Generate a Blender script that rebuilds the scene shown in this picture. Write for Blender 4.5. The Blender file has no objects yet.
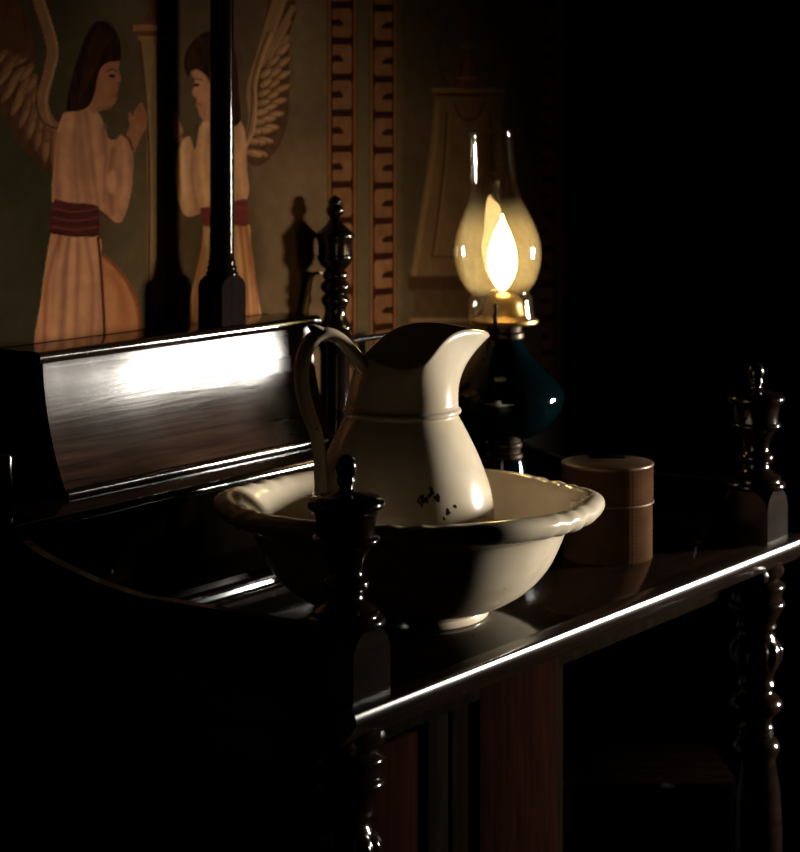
import bpy, bmesh, math, random
import numpy as np
from mathutils import Vector, Matrix

random.seed(4)
SC = bpy.context.scene
COL = SC.collection
PI = math.pi

# ------------------------------------------------------------------ camera
F_PX, CX, HY = 2150.0, 400.0, 105.0          # focal length, principal column, horizon row (800x852 frame)
YAW = math.radians(34.9)                     # angle between the view and the long side of the washstand
FWD = Vector((math.cos(YAW), math.sin(YAW), 0))
RGT = Vector((math.sin(YAW), -math.cos(YAW), 0))
CAM_Z = 1.25
cam_d = bpy.data.cameras.new('camera')
cam = bpy.data.objects.new('camera', cam_d)
COL.objects.link(cam)
cam_d.sensor_fit = 'VERTICAL'
cam_d.sensor_height = 36.0
cam_d.lens = 36.0 * F_PX / 852.0
cam_d.shift_y = -(426.0 - HY) / 852.0
cam_d.clip_start = 0.05
cam_d.dof.use_dof = True
cam_d.dof.focus_distance = 2.08
cam_d.dof.aperture_fstop = 9.0
cam.location = (0, 0, CAM_Z)
cam.rotation_euler = (PI / 2, 0, YAW - PI / 2)
SC.camera = cam

# ------------------------------------------------------------------ world, daylight, exposure
world = bpy.data.worlds.new('world')
SC.world = world
world.use_nodes = True
world.node_tree.nodes['Background'].inputs[0].default_value = (0.55, 0.65, 0.8, 1)
world.node_tree.nodes['Background'].inputs[1].default_value = 0.05

WIN = Vector((4.62, -0.62, 0.96))            # small deep-set window in the right-hand wall
WIN_W, WIN_H = 0.62, 0.56
ld = bpy.data.lights.new('window_daylight', 'AREA')
ld.shape = 'RECTANGLE'
ld.size, ld.size_y = WIN_W, WIN_H
ld.energy = 24
ld.color = (1.0, 0.93, 0.82)
ld.spread = math.radians(25)
lo = bpy.data.objects.new('window_daylight', ld)
COL.objects.link(lo)
lo.location = WIN + Vector((0.16, 0, 0))
aim = Vector((2.06, 1.50, 0.66)) - lo.location
lo.rotation_euler = aim.to_track_quat('-Z', 'Y').to_euler()

vs = SC.view_settings
vs.view_transform = 'Standard'
vs.look = 'None'
vs.gamma = 1.0
vs.use_curve_mapping = False
vs.exposure = 0.0
SC.cycles.caustics_reflective = False

# ------------------------------------------------------------------ picture <-> place
def ray(px):
    return FWD + RGT * ((px - CX) / F_PX)
def on_y(px, py, Y):
    r = ray(px); D = Y / r.y
    return Vector((r.x * D, Y, CAM_Z - (py - HY) * D / F_PX))
def on_x(px, py, X):
    r = ray(px); D = X / r.x
    return Vector((X, r.y * D, CAM_Z - (py - HY) * D / F_PX))
def on_z(px, py, Z):
    D = (CAM_Z - Z) * F_PX / (py - HY)
    r = ray(px) * D
    return Vector((r.x, r.y, Z))
def at_depth(px, py, D):
    r = ray(px) * D
    return Vector((r.x, r.y, CAM_Z - (py - HY) * D / F_PX))

# ------------------------------------------------------------------ materials
MATS = {}
def new_mat(name):
    m = bpy.data.materials.new(name); m.use_nodes = True
    nt = m.node_tree
    return m, nt, nt.nodes['Principled BSDF']
def node(nt, kind, **kw):
    n = nt.nodes.new(kind)
    for k, v in kw.items():
        if k.startswith('i_'):
            n.inputs[k[2:].replace('_', ' ')].default_value = v
        else:
            setattr(n, k, v)
    return n
def ramp(nt, src, stops):
    r = nt.nodes.new('ShaderNodeValToRGB')
    el = r.color_ramp.elements
    while len(el) < len(stops): el.new(0.5)
    for e, (p, c) in zip(el, stops):
        e.position = p; e.color = (*c, 1)
    nt.links.new(src, r.inputs[0])
    return r.outputs[0]
def wood(name, dark, light, rough=0.2, spec=0.5, scale=(1.2, 14, 14), bump=0.02, rvar=0.08, coat=0.0):
    m, nt, b = new_mat(name)
    tc = node(nt, 'ShaderNodeTexCoord')
    mp = node(nt, 'ShaderNodeMapping'); mp.inputs['Scale'].default_value = scale
    nt.links.new(tc.outputs['Object'], mp.inputs[0])
    n = node(nt, 'ShaderNodeTexNoise'); n.inputs['Scale'].default_value = 6; n.inputs['Detail'].default_value = 7
    n.inputs['Distortion'].default_value = 0.7
    nt.links.new(mp.outputs[0], n.inputs['Vector'])
    nt.links.new(ramp(nt, n.outputs[0], [(0.3, dark), (0.7, light)]), b.inputs['Base Color'])
    n2 = node(nt, 'ShaderNodeTexNoise'); n2.inputs['Scale'].default_value = 9; n2.inputs['Detail'].default_value = 5
    nt.links.new(tc.outputs['Object'], n2.inputs['Vector'])
    mr = node(nt, 'ShaderNodeMapRange'); mr.inputs['To Min'].default_value = max(0.02, rough - rvar); mr.inputs['To Max'].default_value = rough + rvar
    nt.links.new(n2.outputs[0], mr.inputs[0]); nt.links.new(mr.outputs[0], b.inputs['Roughness'])
    bp = node(nt, 'ShaderNodeBump'); bp.inputs['Strength'].default_value = bump; bp.inputs['Distance'].default_value = 0.01
    nt.links.new(n.outputs[0], bp.inputs['Height']); nt.links.new(bp.outputs[0], b.inputs['Normal'])
    b.inputs['Specular IOR Level'].default_value = spec
    b.inputs['Coat Weight'].default_value = coat
    b.inputs['Coat Roughness'].default_value = 0.12
    MATS[name] = m
    return m
wood('polished_wood', (0.003, 0.0016, 0.0011), (0.008, 0.004, 0.0026), 0.12, 0.5, (1.2, 14, 14), 0.01, 0.05)
wood('table_wood', (0.003, 0.0016, 0.0011), (0.008, 0.004, 0.0026), 0.12, 0.4, (1.4, 16, 16), 0.015, 0.06)
wood('nosing_wood', (0.005, 0.0026, 0.0018), (0.012, 0.006, 0.004), 0.22, 0.5, (1.4, 16, 16), 0.01, 0.04)
wood('cove_wood', (0.006, 0.003, 0.0022), (0.024, 0.012, 0.0075), 0.15, 0.10, (1.0, 22, 22), 0.02, 0.07)
wood('column_wood', (0.003, 0.0016, 0.0011), (0.007, 0.0035, 0.0024), 0.10, 0.06, (12, 12, 1.2), 0.01, 0.03)
wood('door_wood', (0.003, 0.0012, 0.0009), (0.007, 0.0024, 0.0015), 0.9, 0.0, (14, 14, 1.2), 0.03, 0.06)
wood('room_wood', (0.002, 0.0014, 0.001), (0.0045, 0.003, 0.002), 0.9, 0.0, (10, 10, 1.0), 0.03, 0.08)
wood('floor_wood', (0.012, 0.007, 0.004), (0.026, 0.015, 0.009), 0.5, 0.2, (1.0, 10, 10), 0.03, 0.08)

def plain(name, c, rough, metal=0.0, spec=0.5, nscale=40, var=0.15, bump=0.0):
    m, nt, b = new_mat(name)
    tc = node(nt, 'ShaderNodeTexCoord')
    n = node(nt, 'ShaderNodeTexNoise'); n.inputs['Scale'].default_value = nscale; n.inputs['Detail'].default_value = 4
    nt.links.new(tc.outputs['Object'], n.inputs['Vector'])
    nt.links.new(ramp(nt, n.outputs[0], [(0.3, tuple(x * (1 - var) for x in c)), (0.7, tuple(min(1, x * (1 + var)) for x in c))]), b.inputs['Base Color'])
    b.inputs['Roughness'].default_value = rough; b.inputs['Metallic'].default_value = metal
    b.inputs['Specular IOR Level'].default_value = spec
    if bump:
        bp = node(nt, 'ShaderNodeBump'); bp.inputs['Strength'].default_value = bump; bp.inputs['Distance'].default_value = 0.005
        nt.links.new(n.outputs[0], bp.inputs['Height']); nt.links.new(bp.outputs[0], b.inputs['Normal'])
    MATS[name] = m
    return m
plain('brass', (0.50, 0.31, 0.11), 0.32, 1.0)
plain('dull_tan', (0.30, 0.20, 0.10), 0.6, 0.3)
plain('dark_brass', (0.035, 0.022, 0.012), 0.4, 0.8)
plain('black_iron', (0.015, 0.012, 0.010), 0.45, 0.6)
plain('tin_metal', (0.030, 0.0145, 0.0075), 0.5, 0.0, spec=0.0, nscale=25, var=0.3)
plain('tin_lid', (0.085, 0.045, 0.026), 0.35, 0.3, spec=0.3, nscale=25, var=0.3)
plain('tin_dark', (0.02, 0.012, 0.008), 0.5, 0.5)
plain('plaster', (0.05, 0.04, 0.03), 0.9, nscale=6, bump=0.1)
plain('plaster_dark', (0.022, 0.016, 0.012), 0.9, nscale=6, bump=0.1)
plain('stone', (0.10, 0.09, 0.08), 0.9, nscale=12, bump=0.15)
plain('char', (0.004, 0.0035, 0.003), 0.9, spec=0.0)

# glazed ironstone with crazing and worn brown specks
def china(name, spots):
    m, nt, b = new_mat(name)
    tc = node(nt, 'ShaderNodeTexCoord')
    n = node(nt, 'ShaderNodeTexNoise'); n.inputs['Scale'].default_value = 14; n.inputs['Detail'].default_value = 6
    nt.links.new(tc.outputs['Object'], n.inputs['Vector'])
    base = ramp(nt, n.outputs[0], [(0.30, (0.47, 0.375, 0.26)), (0.62, (0.62, 0.53, 0.40))])
    n2 = node(nt, 'ShaderNodeTexNoise'); n2.inputs['Scale'].default_value = 95; n2.inputs['Detail'].default_value = 3
    nt.links.new(tc.outputs['Object'], n2.inputs['Vector'])
    f = ramp(nt, n2.outputs[0], [(0.735, (0, 0, 0)), (0.765, (1, 1, 1))])
    mx = node(nt, 'ShaderNodeMix', data_type='RGBA')
    nt.links.new(f, mx.inputs[0]); nt.links.new(base, mx.inputs[6]); mx.inputs[7].default_value = (0.06, 0.03, 0.015, 1)
    out = mx.outputs[2]
    for (x, y, z, r) in spots:                    # chips in the glaze
        d = node(nt, 'ShaderNodeVectorMath', operation='DISTANCE')
        nz = node(nt, 'ShaderNodeTexNoise'); nz.inputs['Scale'].default_value = 180
        nt.links.new(tc.outputs['Object'], nz.inputs['Vector'])
        ad = node(nt, 'ShaderNodeVectorMath', operation='MULTIPLY_ADD')
        nt.links.new(nz.outputs['Color'], ad.inputs[0]); ad.inputs[1].default_value = (r * 2.2,) * 3
        nt.links.new(tc.outputs['Object'], ad.inputs[2])
        nt.links.new(ad.outputs[0], d.inputs[0]); d.inputs[1].default_value = (x + r * 1.1, y + r * 1.1, z + r * 1.1)
        mr = node(nt, 'ShaderNodeMapRange'); mr.inputs['From Min'].default_value = r * 0.8; mr.inputs['From Max'].default_value = r * 1.1
        mr.inputs['To Min'].default_value = 1; mr.inputs['To Max'].default_value = 0
        nt.links.new(d.outputs['Value'], mr.inputs[0])
        m2 = node(nt, 'ShaderNodeMix', data_type='RGBA')
        nt.links.new(mr.outputs[0], m2.inputs[0]); nt.links.new(out, m2.inputs[6]); m2.inputs[7].default_value = (0.03, 0.015, 0.008, 1)
        out = m2.outputs[2]
    nt.links.new(out, b.inputs['Base Color'])
    b.inputs['Roughness'].default_value = 0.16
    b.inputs['Specular IOR Level'].default_value = 0.5
    bp = node(nt, 'ShaderNodeBump'); bp.inputs['Strength'].default_value = 0.05; bp.inputs['Distance'].default_value = 0.004
    nt.links.new(n.outputs[0], bp.inputs['Height']); nt.links.new(bp.outputs[0], b.inputs['Normal'])
    MATS[name] = m
    return m

# dusty clear chimney glass: mostly see-through, mirror at the edges, a film of soot that scatters
m, nt, b = new_mat('chimney_glass')
nt.nodes.remove(b)
tr = node(nt, 'ShaderNodeBsdfTransparent'); tr.inputs[0].default_value = (0.97, 0.96, 0.93, 1)
gl = node(nt, 'ShaderNodeBsdfGlossy'); gl.inputs['Roughness'].default_value = 0.04; gl.inputs[0].default_value = (1, 1, 1, 1)
lw = node(nt, 'ShaderNodeLayerWeight'); lw.inputs[0].default_value = 0.5
fr = node(nt, 'ShaderNodeMapRange'); fr.inputs['To Min'].default_value = 0.02; fr.inputs['To Max'].default_value = 0.9
pw = node(nt, 'ShaderNodeMath', operation='POWER'); pw.inputs[1].default_value = 2.6
nt.links.new(lw.outputs['Facing'], pw.inputs[0]); nt.links.new(pw.outputs[0], fr.inputs[0])
tl = node(nt, 'ShaderNodeBsdfTranslucent'); tl.inputs[0].default_value = (0.8, 0.68, 0.42, 1)
tc = node(nt, 'ShaderNodeTexCoord')
sp = node(nt, 'ShaderNodeSeparateXYZ'); nt.links.new(tc.outputs['Object'], sp.inputs[0])
gz = node(nt, 'ShaderNodeMapRange'); gz.inputs['From Min'].default_value = 0.115; gz.inputs['From Max'].default_value = 0.15
gz.inputs['To Min'].default_value = 1; gz.inputs['To Max'].default_value = 0.0
nt.links.new(sp.outputs['Z'], gz.inputs[0])
gb = node(nt, 'ShaderNodeMapRange'); gb.inputs['From Min'].default_value = 0.034; gb.inputs['From Max'].default_value = 0.045
gb.inputs['To Min'].default_value = 0.12
nt.links.new(sp.outputs['Z'], gb.inputs[0])
gm = node(nt, 'ShaderNodeMath', operation='MULTIPLY'); nt.links.new(gz.outputs[0], gm.inputs[0]); nt.links.new(gb.outputs[0], gm.inputs[1])
nz = node(nt, 'ShaderNodeTexNoise'); nz.inputs['Scale'].default_value = 260; nz.inputs['Detail'].default_value = 8
nt.links.new(tc.outputs['Object'], nz.inputs['Vector'])
nr = node(nt, 'ShaderNodeMapRange'); nr.inputs['From Min'].default_value = 0.4; nr.inputs['From Max'].default_value = 0.75
nr.inputs['To Min'].default_value = 0.055; nr.inputs['To Max'].default_value = 0.13
nt.links.new(nz.outputs[0], nr.inputs[0])
mu = node(nt, 'ShaderNodeMath', operation='MULTIPLY'); nt.links.new(gm.outputs[0], mu.inputs[0]); nt.links.new(nr.outputs[0], mu.inputs[1])
m1 = node(nt, 'ShaderNodeMixShader'); nt.links.new(mu.outputs[0], m1.inputs[0]); nt.links.new(tr.outputs[0], m1.inputs[1]); nt.links.new(tl.outputs[0], m1.inputs[2])
m2 = node(nt, 'ShaderNodeMixShader'); nt.links.new(fr.outputs[0], m2.inputs[0]); nt.links.new(m1.outputs[0], m2.inputs[1]); nt.links.new(gl.outputs[0], m2.inputs[2])
nt.links.new(m2.outputs[0], nt.nodes['Material Output'].inputs[0])
MATS['chimney_glass'] = m
m, nt, b = new_mat('teal_glass')
tc = node(nt, 'ShaderNodeTexCoord'); nz = node(nt, 'ShaderNodeTexNoise'); nz.inputs['Scale'].default_value = 8
nz.inputs['Scale'].default_value = 16
nt.links.new(tc.outputs['Object'], nz.inputs['Vector'])
nt.links.new(ramp(nt, nz.outputs[0], [(0.3, (0.0004, 0.0018, 0.0022)), (0.7, (0.0008, 0.0036, 0.0042))]), b.inputs['Base Color'])
b.inputs['Roughness'].default_value = 0.06; b.inputs['Specular IOR Level'].default_value = 0.75
b.inputs['Coat Weight'].default_value = 0.6; b.inputs['Coat Roughness'].default_value = 0.03; b.inputs['Coat Tint'].default_value = (0.75, 0.95, 1, 1)
bp = node(nt, 'ShaderNodeBump'); bp.inputs['Strength'].default_value = 0.5; bp.inputs['Distance'].default_value = 0.012
nt.links.new(nz.outputs[0], bp.inputs['Height']); nt.links.new(bp.outputs[0], b.inputs['Normal'])
MATS['teal_glass'] = m
m, nt, b = new_mat('flame'); nt.nodes.remove(b)
em = node(nt, 'ShaderNodeEmission'); em.inputs[1].default_value = 26
tc = node(nt, 'ShaderNodeTexCoord'); sp = node(nt, 'ShaderNodeSeparateXYZ'); nt.links.new(tc.outputs['Generated'], sp.inputs[0])
nt.links.new(ramp(nt, sp.outputs['Z'], [(0.0, (1, 0.45, 0.12)), (0.2, (1, 0.74, 0.32)), (1.0, (1, 0.66, 0.24))]), em.inputs[0])
nt.links.new(em.outputs[0], nt.nodes['Material Output'].inputs[0])
MATS['flame'] = m
m, nt, b = new_mat('window_pane'); nt.nodes.remove(b)
tr = node(nt, 'ShaderNodeBsdfTransparent'); gl = node(nt, 'ShaderNodeBsdfGlossy'); gl.inputs['Roughness'].default_value = 0.05
tc = node(nt, 'ShaderNodeTexCoord'); nz = node(nt, 'ShaderNodeTexNoise'); nz.inputs['Scale'].default_value = 5
nt.links.new(tc.outputs['Object'], nz.inputs['Vector'])
nt.links.new(ramp(nt, nz.outputs[0], [(0.3, (0.88, 0.9, 0.9)), (0.7, (0.97, 0.98, 0.97))]), tr.inputs[0])
mx = node(nt, 'ShaderNodeMixShader'); mx.inputs[0].default_value = 0.06
nt.links.new(tr.outputs[0], mx.inputs[1]); nt.links.new(gl.outputs[0], mx.inputs[2]); nt.links.new(mx.outputs[0], nt.nodes['Material Output'].inputs[0])
MATS['window_pane'] = m
m, nt, b = new_mat('mural_paint')
at = node(nt, 'ShaderNodeAttribute', attribute_name='paint')
tc = node(nt, 'ShaderNodeTexCoord'); nz = node(nt, 'ShaderNodeTexNoise'); nz.inputs['Scale'].default_value = 55; nz.inputs['Detail'].default_value = 6
nt.links.new(tc.outputs['Object'], nz.inputs['Vector'])
mx = node(nt, 'ShaderNodeMix', data_type='RGBA', blend_type='MULTIPLY'); mx.inputs[0].default_value = 1.0
nt.links.new(at.outputs['Color'], mx.inputs[6])
nt.links.new(ramp(nt, nz.outputs[0], [(0.3, (0.78, 0.78, 0.78)), (0.7, (1.0, 1.0, 1.0))]), mx.inputs[7])
nt.links.new(mx.outputs[2], b.inputs['Base Color'])
b.inputs['Roughness'].default_value = 0.9; b.inputs['Specular IOR Level'].default_value = 0.0
MATS['mural_paint'] = m

# ------------------------------------------------------------------ mesh helpers
def finish(name, me, mat, parent=None, smooth=None, loc=None):
    o = bpy.data.objects.new(name, me); COL.objects.link(o)
    if mat: me.materials.append(MATS[mat])
    if parent: o.parent = parent
    if loc is not None: o.location = loc
    if smooth is not None:
        me.polygons.foreach_set('use_smooth', [True] * len(me.polygons))
        if smooth < 180: me.set_sharp_from_angle(angle=math.radians(smooth))
    return o
def from_data(name, v, f, mat, parent=None, smooth=None, loc=None):
    me = bpy.data.meshes.new(name); me.from_pydata([tuple(x) for x in v], [], f); me.update()
    bm = bmesh.new(); bm.from_mesh(me); bmesh.ops.recalc_face_normals(bm, faces=bm.faces); bm.to_mesh(me); bm.free()
    return finish(name, me, mat, parent, smooth, loc)
def tag(o, label=None, cat=None, group=None, kind=None):
    if label: o['label'] = label
    if cat: o['category'] = cat
    if group: o['group'] = group
    if kind: o['kind'] = kind
    return o
def thing(name, loc, label, cat, group=None):
    o = bpy.data.objects.new(name, None); COL.objects.link(o); o.location = loc; o.empty_display_size = 0.05
    return tag(o, label, cat, group)
def lathe_data(prof, seg=48, fn=None, close_top=True, close_bot=True):
    """prof: (radius, z) from bottom to top; fn(angle, r, z) -> r"""
    v, f, n = [], [], len(prof)
    for r, z in prof:
        for k in range(seg):
            a = 2 * PI * k / seg
            rr = fn(a, r, z) if fn else r
            v.append((rr * math.cos(a), rr * math.sin(a), z))
    for i in range(n - 1):
        for k in range(seg):
            k2 = (k + 1) % seg
            f.append((i * seg + k, i * seg + k2, (i + 1) * seg + k2, (i + 1) * seg + k))
    if close_bot: f.append(tuple(range(seg))[::-1])
    if close_top: f.append(tuple((n - 1) * seg + k for k in range(seg)))
    return v, f
def lathe(name, prof, mat, parent=None, seg=48, fn=None, smooth=40, loc=None, **kw):
    v, f = lathe_data(prof, seg, fn, **kw)
    return from_data(name, v, f, mat, parent, smooth, loc)
def smooth_prof(pts, n=6):
    """Catmull-Rom through profile points"""
    out = []
    for i in range(len(pts) - 1):
        p0 = pts[max(i - 1, 0)]; p1 = pts[i]; p2 = pts[i + 1]; p3 = pts[min(i + 2, len(pts) - 1)]
        for k in range(n):
            t = k / n
            out.append(tuple(0.5 * (2 * p1[j] + (p2[j] - p0[j]) * t + (2 * p0[j] - 5 * p1[j] + 4 * p2[j] - p3[j]) * t * t + (3 * p1[j] - p0[j] - 3 * p2[j] + p3[j]) * t ** 3) for j in range(len(p1))))
    out.append(tuple(pts[-1]))
    return out
def box(name, lo_, hi_, mat, parent=None, bev=0.002, seg=2, loc=None):
    bm = bmesh.new()
    c = [(lo_[i] + hi_[i]) / 2 for i in range(3)]; s = [hi_[i] - lo_[i] for i in range(3)]
    bmesh.ops.create_cube(bm, size=1, matrix=Matrix.Translation(c) @ Matrix.Diagonal((*s, 1)))
    if bev: bmesh.ops.bevel(bm, geom=bm.edges[:], offset=min(bev, min(s) * 0.45), segments=seg, affect='EDGES', profile=0.5)
    me = bpy.data.meshes.new(name); bm.to_mesh(me); bm.free()
    return finish(name, me, mat, parent, 40 if bev else None, loc)
def extrude_prof(name, prof, axis, a, b_, mat, parent=None, smooth=35, loc=None):
    """closed profile of 2D points swept along an axis ('X': (y,z), 'Y': (x,z), 'Z': (x,y))"""
    def mk(p, t):
        return {'X': (t, p[0], p[1]), 'Y': (p[0], t, p[1]), 'Z': (p[0], p[1], t)}[axis]
    n = len(prof)
    v = [mk(p, a) for p in prof] + [mk(p, b_) for p in prof]
    f = [(i, (i + 1) % n, n + (i + 1) % n, n + i) for i in range(n)] + [tuple(range(n))[::-1], tuple(range(n, 2 * n))]
    return from_data(name, v, f, mat, parent, smooth, loc)
def tube(name, pts, radii, mat, parent=None, seg=12, flat=1.0, up=None, loc=None, smooth=60):
    """swept ellipse along points; radii per point; flat squeezes across 'up'"""
    v, f = [], []
    P = [Vector(p) for p in pts]; n = len(P)
    u0 = Vector(up) if up else Vector((0, 0, 1))
    for i in range(n):
        t = (P[min(i + 1, n - 1)] - P[max(i - 1, 0)]).normalized()
        s = t.cross(u0)
        if s.length < 1e-4: s = t.cross(Vector((1, 0, 0)))
        s.normalize(); w = s.cross(t).normalized()
        r = radii[i] if isinstance(radii, (list, tuple)) else radii
        for k in range(seg):
            a = 2 * PI * k / seg
            v.append(P[i] + s * (r * math.cos(a)) + w * (r * flat * math.sin(a)))
    for i in range(n - 1):
        for k in range(seg):
            k2 = (k + 1) % seg
            f.append((i * seg + k, i * seg + k2, (i + 1) * seg + k2, (i + 1) * seg + k))
    f.append(tuple(range(seg))[::-1]); f.append(tuple((n - 1) * seg + k for k in range(seg)))
    return from_data(name, v, f, mat, parent, smooth, loc)
def copy_of(o, parent, loc):
    c = o.copy(); COL.objects.link(c); c.parent = parent; c.location = loc
    return c

# ------------------------------------------------------------------ the room
WALL_Y = 1.635
X0, X1, Y0, Y1, ZT = -1.6, 4.3, -2.4, WALL_Y + 0.004, 2.7
tag(box('floor', (X0 - .2, Y0 - .2, -.1), (X1 + .9, Y1 + .2, 0), 'floor_wood', bev=0), kind='structure')
tag(box('ceiling', (X0 - .2, Y0 - .2, ZT), (X1 + .9, Y1 + .2, ZT + .1), 'plaster_dark', bev=0), kind='structure')
tag(box('wall_back', (X0, Y1, 0), (X1 + .8, Y1 + .15, ZT), 'plaster_dark', bev=0), kind='structure')
tag(box('wall_left', (X0 - .15, Y0, 0), (X0, Y1, ZT), 'plaster_dark', bev=0), kind='structure')
tag(box('wall_front', (X0, Y0 - .15, 0), (X1 + .8, Y0, ZT), 'plaster_dark', bev=0), kind='structure')
# right wall, thick, with the window opening
wy0, wy1, wz0, wz1 = WIN.y - WIN_W / 2 - .06, WIN.y + WIN_W / 2 + .13, WIN.z - WIN_H / 2 - .03, WIN.z + WIN_H / 2 + .05
def ring_wall(name, x0, x1, mat):
    ys = [Y0, wy0, wy1, Y1]; zs = [0, wz0, wz1, ZT]
    v, f = [], []
    for (ya, yb, za, zb) in ((ys[0], ys[1], 0, ZT), (ys[2], ys[3], 0, ZT), (ys[1], ys[2], 0, zs[1]), (ys[1], ys[2], zs[2], ZT)):
        k = len(v)
        v += [(x, y, z) for x in (x0, x1) for y in (ya, yb) for z in (za, zb)]
        f += [tuple(k + i for i in q) for q in ((0, 1, 3, 2), (4, 6, 7, 5), (0, 4, 5, 1), (2, 3, 7, 6), (0, 2, 6, 4), (1, 5, 7, 3))]
    return from_data(name, v, f, mat)
tag(ring_wall('wall_right', X1, X1 + .45, 'plaster_dark'), kind='structure')
win = box('window_1', (X1 + .34, wy0 - .03, wz0 - .03), (X1 + .38, wy0 + .02, wz1 + .03), 'room_wood')
tag(win, kind='structure')
box('frame_stile', (X1 + .34, wy1 - .02, wz0 - .03), (X1 + .38, wy1 + .03, wz1 + .03), 'room_wood', win)
box('frame_rail', (X1 + .34, wy0, wz0 - .03), (X1 + .38, wy1, wz0 + .02), 'room_wood', win)
box('frame_rail', (X1 + .34, wy0, wz1 - .02), (X1 + .38, wy1, wz1 + .03), 'room_wood', win)
box('glazing_bar', (X1 + .35, wy0, WIN.z - .012), (X1 + .37, wy1, WIN.z + .012), 'room_wood', win)
for za, zb in ((wz0, WIN.z - .012), (WIN.z + .012, wz1)):
    box('pane', (X1 + .358, wy0, za), (X1 + .362, wy1, zb), 'window_pane', win, bev=0)

# dark panelled door and its casing beyond the mural
tx0 = on_y(566, 300, WALL_Y).x
for k, (a, b_, d) in enumerate(((0, .022, .02), (.022, .075, .032), (.075, .10, .022))):
    o = box('trim_%d' % (k + 1), (tx0 + a, WALL_Y - d, 0), (tx0 + b_, WALL_Y + .004, 2.15), 'room_wood', bev=.003)
    tag(o, kind='structure')
dr = box('door_1', (tx0 + .10, WALL_Y - .006, 0), (tx0 + .96, WALL_Y + .004, 2.08), 'room_wood', bev=.002)
tag(dr, kind='structure')
for (a, b_) in ((.16, .45), (.53, .82)):
    for (za, zb) in ((.15, .85), (.98, 1.95)):
        box('door_panel', (tx0 + .04 + a, WALL_Y - .014, za), (tx0 + .04 + b_, WALL_Y - .004, zb), 'room_wood', dr, bev=.006)
lathe('door_knob', smooth_prof([(.0, 0), (.018, .002), (.012, .012), (.013, .03), (.026, .042), (.028, .052), (.02, .064), (.0, .068)], 3), 'dark_brass', dr, 24,
      loc=(tx0 + .93, WALL_Y - .006, .95)).rotation_euler = (PI / 2, 0, 0)
tag(box('baseboard_back', (X0, WALL_Y - .016, 0), (tx0 - .001, WALL_Y + .004, .16), 'room_wood', bev=.004), kind='structure')

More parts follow.
